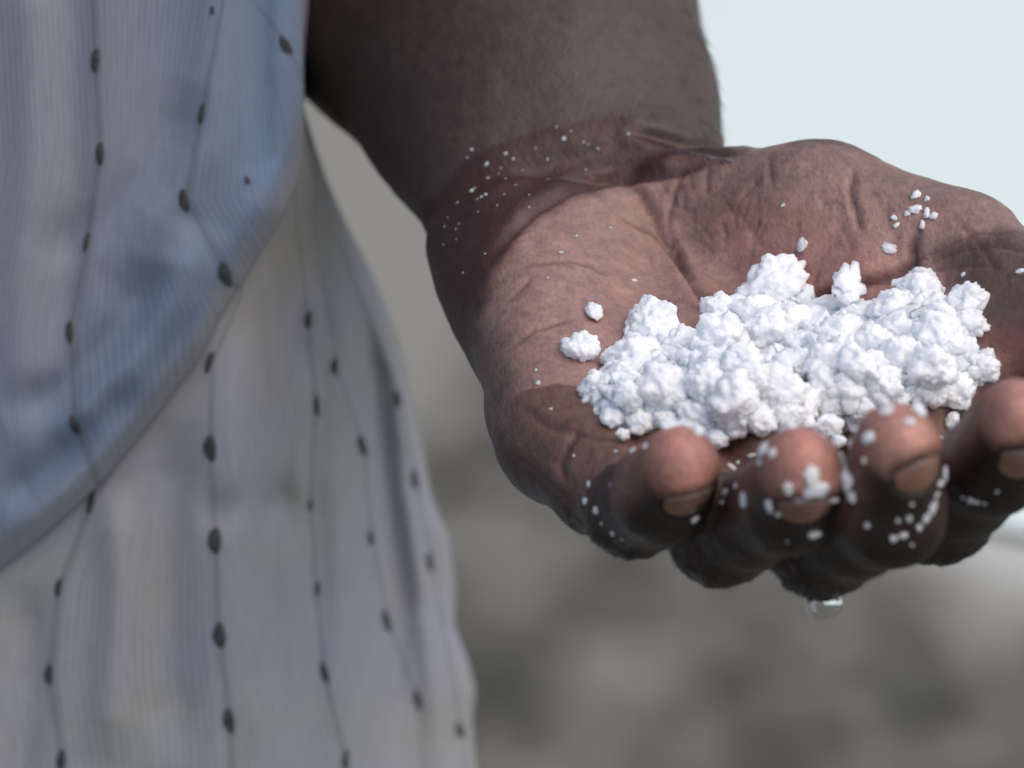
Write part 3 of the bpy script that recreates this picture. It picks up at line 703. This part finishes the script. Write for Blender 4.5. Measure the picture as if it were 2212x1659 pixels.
HEAP = [(1245, 815), (1310, 770), (1340, 670), (1440, 680), (1495, 715), (1500, 680), (1550, 645), (1600, 600), (1680, 573), (1740, 615), (1770, 650), (1900, 620), (1980, 580), (2030, 620), (2080, 620), (2132, 660), (2130, 740), (2160, 800), (2090, 850), (2060, 885), (1990, 895), (1900, 890), (1830, 960), (1730, 940), (1560, 970), (1480, 945), (1320, 945), (1260, 885)]
LUMPS = [
 (1255, 754, 44, 'solitary white salt lump on the palm, clear of the heap at its upper left'), (1286, 842, 42, 'leftmost lump of the heap, jagged, above the little finger side of the palm'),
 (1409, 708, 66, 'big pale lump forming the upper left shoulder of the heap'), (1372, 771, 58, None), (1346, 808, 42, None), (1472, 748, 42, None),
 (1549, 667, 40, 'bluish lump tucked between the left shoulder and the highest lump'), (1555, 728, 54, 'rounded cream lump in the dip left of the highest lump'),
 (1672, 622, 68, 'highest and largest lump, standing up against the thumb mound'), (1629, 679, 48, None), (1658, 719, 58, None), (1715, 699, 46, None),
 (1438, 842, 60, None), (1358, 857, 34, 'small greyish lump wedged behind the leftmost lump'), (1323, 900, 28, 'small lump at the lower left corner of the heap'), (1383, 915, 31, 'knobbly lump on the lower left rim above the little finger'),
 (1346, 938, 15, 'tiny crumb at the lowest left rim of the heap'), (1438, 905, 30, None), (1541, 788, 38, None), (1529, 837, 50, None), (1515, 908, 52, 'lump resting right behind the little fingertip'),
 (1549, 948, 27, 'pointed lump squeezed in the gap between little and ring fingertips'), (1601, 785, 44, None), (1629, 817, 44, None), (1586, 865, 60, None), (1644, 908, 34, 'lump over the dark gap left of the ring fingertip'), (1592, 908, 38, None),
 (1686, 845, 56, None), (1715, 791, 48, None), (1729, 742, 40, None), (1701, 890, 44, 'lump directly behind the ring fingertip'),
 (1785, 668, 34, 'small rim lump just right of the highest lump'), (1850, 665, 30, 'narrow rim lump under the tilted flake'), (1843, 695, 40, None),
 (1926, 671, 52, 'broad rim lump left of the twin lumps at the upper right'), (1994, 600, 30, 'knob at the very top of the right-hand part of the heap'), (1987, 630, 46, 'lump carrying the top right knob'), (2006, 662, 40, None), (2030, 685, 40, None),
 (2092, 655, 42, 'angular lump at the upper right corner of the heap beside the thumb'), (2076, 632, 20, 'small horn of salt on the upper right corner lump'), (2092, 698, 36, 'lump below the upper right corner, facing the thumb'), (2036, 726, 56, None), (1932, 720, 46, None), (1886, 735, 44, None),
 (2080, 752, 28, 'small lump beside the dark hollow next to the thumb'), (2119, 796, 44, 'rightmost lump of the heap above the index fingertip'), (2134, 766, 17, 'small nub on top of the rightmost lump'), (2012, 796, 56, None), (1948, 772, 50, None), (2061, 845, 44, 'lump touching the left side of the index fingertip'), (2012, 851, 38, None),
 (1871, 802, 56, None), (1810, 726, 48, None), (1785, 781, 50, None), (1902, 839, 50, None), (1840, 848, 48, None), (1785, 833, 44, None), (1936, 864, 30, 'lump directly behind the middle fingertip'), (1871, 885, 38, 'lump at the left shoulder of the middle fingertip'), (1794, 879, 44, None),
 (1984, 886, 18, 'thin sliver on the right shoulder of the middle fingertip'), (1724, 873, 46, None), (1788, 928, 38, 'lump in the gap between the ring and middle fingertips'), (1733, 915, 28, 'small lump on the rim above the ring fingertip'), (1812, 955, 18, 'small crumb low in the gap between ring and middle fingertips'),
]
inner = sorted([l for l in LUMPS if l[3] is None], key=lambda l: l[1]); ORD = ['first', 'second', 'third', 'fourth', 'fifth', 'sixth', 'seventh', 'eighth', 'ninth', 'tenth', 'eleventh', 'twelfth']
ROWS = ['uppermost', 'upper middle', 'lower middle', 'lowest']; INNER = {}; per = math.ceil(len(inner) / 4)
for r_ in range(4):
    for c_, l in enumerate(sorted(inner[r_ * per:(r_ + 1) * per])): INNER[l[:2]] = f'white lump inside the heap, {ORD[c_]} from the left in its {ROWS[r_]} row'
for (u0, v0, r0, lab) in LUMPS:
    e = float(poly_in(np.array([float(u0)]), np.array([float(v0)]), HEAP)[0])
    p, nn = hit(u0, v0)
    if p is None: p, nn = P(u0, v0, .54), UPC
    rise = 12.5 * (1 - math.exp(-max(e - 30, 0) / 75))
    # a floor for the heap where the ray falls between the fingers
    D0 = -p[2] / 1000
    pxmm = PW / (D0 * 360); rmm = r0 / pxmm
    ray = p / np.linalg.norm(p)
    fl = 0.590 - 0.00017 * (v0 - 560) - (.012 if v0 > 880 else 0)
    D = min(D0, fl + .006) - rise / 1000 - rmm * .35 / 1000
    c = P(u0, v0, D); rmm = r0 * D * 360 / PW * (1.2 if e > 40 else 1.14)
    me = BIG[rnd.randrange(len(BIG))] if r0 > 30 else MID[rnd.randrange(len(MID))]
    o = put('salt_lump', me, c, rmm, stretch=(rnd.uniform(.95, 1.12), rnd.uniform(.92, 1.08), rnd.uniform(.92, 1.1)))
    tag(o, lab or INNER[(u0, v0)], 'salt lump', 'salt lumps heaped in the palm')
# loose salt filling the heap between and under the lumps
bm = bmesh.new(); tmp = bmesh.new()
fv, ff = [], []
sv = [np.array(v.co) for v in TINY[0].vertices]; sf = [tuple(p.vertices) for p in TINY[0].polygons]
for k in range(700):
    u0, v0 = rnd.uniform(1240, 2160), rnd.uniform(580, 970)
    e = float(poly_in(np.array([u0]), np.array([v0]), HEAP)[0])
    if e < 14: continue
    p, nn = hit(u0, v0)
    D0 = -p[2] / 1000 if p is not None else .56
    fl = 0.590 - 0.00017 * (v0 - 560) + .006
    D = min(D0, fl) - .0095 * (1 - math.exp(-max(e - 26, 0) / 75)) + rnd.uniform(0, .004)
    c = P(u0, v0, D); r0 = rnd.uniform(2.4, 4.6) if e > 34 else rnd.uniform(1.2, 2.2)
    q = Matrix.Rotation(rnd.uniform(0, 6.28), 3, Vector((rnd.gauss(0, 1), rnd.gauss(0, 1), rnd.gauss(0, 1))).normalized()); Q = np.array(q)
    b0 = len(fv); fv += [c + Q @ (x * r0) for x in sv]; ff += [tuple(i + b0 for i in f) for f in sf]
fill = mesh('loose_salt', to_world(fv), ff, SALT, smooth=False)
tag(fill, 'loose fine salt filling the heap between the lumps', 'salt', kind='stuff')

def stick(name, u0, v0, r0, me, lab, group, sink=.25, st=None):
    p, nn = hit(u0, v0)
    if p is None: return None
    rmm = r0 * -p[2] * .36 / PW
    o = put(name, me, p + nn * rmm * sink, rmm * 1.0, nrm=nn, stretch=st or (rnd.uniform(.9, 1.35), rnd.uniform(.7, 1.05), rnd.uniform(.6, 1)))
    return tag(o, lab, 'salt grain' if r0 < 13 else 'salt flake', group)
# singles that can be told apart
for (u0, v0, r0, lab) in [(1280, 681, 28, 'flat forked greyish flake lying alone above the solitary lump'), (1834, 612, 40, 'tilted leaf-like flake propped on the rim below the thumb mound'),
                          (1733, 529, 19, 'thin translucent flake on the pink thumb mound'), (1920, 538, 17, 'narrow bent flake beside the thumb crease'),
                          (1914, 889, 20, 'pinkish white flake on top of the middle fingertip'), (1964, 913, 13, 'faint flake right of centre on the middle fingertip'), (1876, 945, 17, 'smear of salt on the left of the middle fingertip'),
                          (1752, 1028, 22, 'upper flake of the patch on the ring fingertip'), (1762, 1058, 25, 'largest flake of the patch on the ring fingertip, over the nail'), (1703, 1056, 15, 'slim flake left in the patch on the ring fingertip'),
                          (1730, 1081, 15, 'flake at the edge of the ring fingernail'), (1661, 1092, 15, 'flake at the left corner of the ring fingernail'), (1786, 1088, 16, 'flake at the right corner of the ring fingernail'), (1759, 1154, 17, 'lone flake on the knuckle below the ring fingernail'),
                          (1836, 1038, 29, 'lump caught between the ring and middle fingers'), (1844, 1072, 17, 'crumb hanging under the lump between ring and middle fingers'), (1818, 990, 16, 'upper crumb between the ring and middle fingers'),
                          (1648, 972, 18, 'larger crumb on the wet skin left of the ring fingertip'), (1668, 980, 12, 'smaller crumb on the wet skin left of the ring fingertip'), (1580, 1009, 14, 'glistening crumb in the hollow between little and ring fingers'),
                          (1607, 1080, 16, 'flake in the dark gap beside the ring finger'), (1567, 1064, 12, 'crumb right of the little fingernail'), (2052, 907, 20, 'lump pinched between the middle and index fingertips'), (2060, 925, 12, 'crumb under the lump between middle and index fingertips'),
                          (2014, 1098, 16, 'long flake on the right flank of the middle finger'), (2001, 1119, 13, 'round crumb low on the right flank of the middle finger')]:
    me = (MID if 'lump' in lab else FLAKE)[rnd.randrange(5)]
    if u0 == 1834:
        p, nn = hit(u0, v0 + 30); o = put('salt_flake', FLAKE[1], P(u0, v0, -p[2] / 1000 - .006), 4.2, nrm=np.array([.25, .55, .8]), stretch=(1.15, .75, 1)); tag(o, lab, 'salt flake', 'single salt flakes')
    else:
        stick('salt_lump' if 'lump' in lab else 'salt_flake', u0, v0, r0, me, lab, 'single salt flakes', sink=.15 if 'lump' not in lab else .4)
def grains(lst, lab, group):
    for (u0, v0, r0) in lst: stick('salt_grain', u0, v0, r0, TINY[rnd.randrange(6)], lab, group)
grains([(881 + .3064 * a, 271 + .3064 * b, max(c * .38, 2.3)) for a, b, c in [(1100, 95, 12), (1240, 118, 9), (1270, 135, 6), (1340, 165, 8), (1555, 60, 8), (985, 238, 8), (1255, 312, 7), (990, 380, 7), (855, 490, 7), (855, 575, 6), (680, 485, 6), (555, 275, 13), (690, 200, 10), (745, 235, 10), (655, 300, 6), (640, 340, 6), (565, 370, 9), (690, 375, 7), (810, 318, 7), (450, 170, 9), (420, 228, 7), (450, 465, 15), (470, 445, 9), (550, 490, 13), (520, 505, 9), (490, 520, 8), (350, 545, 10), (630, 565, 7), (495, 610, 6), (280, 650, 6), (260, 712, 7), (360, 695, 7), (340, 730, 5), (340, 805, 6), (250, 840, 6), (545, 905, 8), (390, 1040, 7), (200, 1040, 6), (1050, 10, 8), (1150, 40, 4), (900, 160, 4), (760, 420, 4)]],
       'tiny white salt grain stuck on the wet brown wrist', 'salt grains on the wet wrist')
grains([(1978, 424, 13), (2003, 431, 8), (1978, 455, 15), (1960, 462, 9), (2003, 461, 12), (2018, 467, 11), (1994, 486, 11)], 'white salt grain in the cluster on the thumb joint', 'cluster of salt grains on the thumb joint')
grains([(1932, 472, 8), (1937, 487, 9), (1692, 444, 5), (2082, 593, 7), (2122, 636, 6), (2204, 587, 9)], 'scattered white salt grain around the base of the thumb', 'salt grains around the thumb base')
grains([(1370, 607, 6), (1212, 546, 5), (1245, 510, 4), (1163, 828, 7), (1158, 800, 5), (1320, 493, 4), (1190, 884, 5), (1183, 600, 3)], 'tiny salt grain on the bare heel of the palm', 'salt grains on the palm heel')
grains([(1368, 974, 9), (1395, 965, 7), (1272, 1046, 7), (1265, 1083, 8), (1289, 1103, 10), (1324, 1151, 8), (1318, 1049, 5), (1500, 1120, 11), (1330, 975, 4), (1240, 985, 4), (1300, 1130, 5), (1345, 1165, 4)], 'small salt grain on the dark side of the little finger', 'salt grains on the little finger')
grains([(1838, 959, 10), (1867, 996, 7), (1850, 930, 9), (2039, 1022, 13), (2030, 1045, 10), (2022, 1070, 8), (1970, 1089, 7), (1984, 1139, 9), (1950, 1156, 10), (1930, 1163, 10), (1964, 1119, 8), (1873, 1135, 8), (2033, 945, 5), (1970, 1176, 5), (1940, 1125, 6), (1820, 1000, 9), (1826, 1012, 8)], 'small salt grain clinging to the middle finger', 'salt grains on the middle finger')
grains([(2096, 1080, 9), (2110, 1084, 7), (2153, 1062, 6), (2127, 1088, 5), (2080, 1075, 5)], 'small salt grain on the dark back of the index finger', 'salt grains on the index finger')
grains([(1590, 1050, 6), (1560, 1085, 6), (1640, 1000, 7), (1625, 985, 8), (1700, 1170, 4), (1800, 1080, 8), (1595, 1000, 7), (1770, 1085, 9), (1680, 1110, 8)], 'small salt grain clinging to the ring finger', 'salt grains on the ring finger')

# ------------------------------------------------------------------ water drop and hairs
m, n, ns, ls, bs = material('clear_water'); bs.inputs['Transmission Weight'].default_value = 1; bs.inputs['Roughness'].default_value = 0.02; bs.inputs['IOR'].default_value = 1.333
bs.inputs['Base Color'].default_value = (.96, .98, .97, 1); WATER = m
best = None
for v0 in range(1230, 1330, 3):
    p, nn = hit(1780, v0)
    if p is not None: best = (p, v0)
p0, v0 = best
vs, fs = [], []; n1, n2 = 32, 26
down = -UPC
ex = np.array([1, 0, 0.0]); ey = np.cross(down, ex)
for i in range(n2):
    t = i / (n2 - 1); th = -math.pi * .42 + t * math.pi * .92
    rr_ = 2.8 * math.cos(th) if t < 1 else 0.02; y = .9 + 2.6 * math.sin(th)
    for j in range(n1):
        b = 2 * math.pi * j / n1; vs.append(p0 + down * y + (ex * math.cos(b) * 1.15 + ey * math.sin(b)) * rr_)
for i in range(n2 - 1):
    for j in range(n1):
        a, b = i * n1 + j, i * n1 + (j + 1) % n1; fs.append((a, a + n1, b + n1, b))
fs.append(list(range(n1))); fs.append([(n2 - 1) * n1 + j for j in range(n1)][::-1])
tag(mesh('water_drop', to_world(vs), fs, WATER), 'clear water drop hanging from the lowest knuckle', 'water drop')

m, n, ns, ls, bs = material('dark_hair'); bs.inputs['Base Color'].default_value = (.012, .010, .009, 1); bs.inputs['Roughness'].default_value = .45; HAIR = m
hv, hf = [], []
def hair(p, nn, flow, L, w0):
    flow = flow - (flow @ nn) * nn; flow /= np.linalg.norm(flow) + 1e-9
    side = np.cross(nn, flow); k0 = len(hv); N = 4
    bend = rnd.uniform(-.35, .35)
    for i in range(N):
        t = i / (N - 1); c = p + nn * (.1 + L * .5 * t * (1 - .45 * t)) + flow * L * t + side * bend * L * t * t; ww = w0 * (1 - t * .85)
        for b in range(3): hv.append(c + (side * math.cos(b * 2.094) + nn * math.sin(b * 2.094)) * ww)
    for i in range(N - 1):
        for b in range(3):
            a, d = k0 + i * 3 + b, k0 + i * 3 + (b + 1) % 3; hf.append((a, d, d + 3, a + 3))
armsel = np.where((HVV < 300) & (HVV > -120) & (HU > 640) & (HU < 1680) & (facing > -.45) & (HV[:, 2] < -620))[0]
edge_sel = armsel[(np.abs(facing[armsel]) < .35) & (HU[armsel] > 1300)]
for i in rnd.sample(list(edge_sel), min(420, len(edge_sel))): hair(HV2[i], HN[i], np.array([.35, -.8, .3]), rnd.uniform(1.5, 4.2), .05)
for i in rnd.sample(list(armsel), min(350, len(armsel))): hair(HV2[i], HN[i], np.array([.45, -.8, .3]), rnd.uniform(1.5, 4), .05)
ksel = np.where(on_f & (along > .45) & (along < 1.35) & (facing > -.5) & (HVV > 1040))[0]
for i in rnd.sample(list(ksel), min(420, len(ksel))): hair(HV2[i], HN[i], np.array([.75, -.2, .6]), rnd.uniform(.9, 1.9), .04)
hsel = np.where((HVV > 960) & (HU < 1330) & (np.abs(facing) < .5))[0]
for i in rnd.sample(list(hsel), min(40, len(hsel))): hair(HV2[i], HN[i], np.array([.3, -.8, .3]), rnd.uniform(.8, 1.8), .04)
tag(mesh('body_hair', to_world(hv) - base, hf, HAIR, parent=person), 'fine dark hairs on forearm and knuckles', kind='stuff')
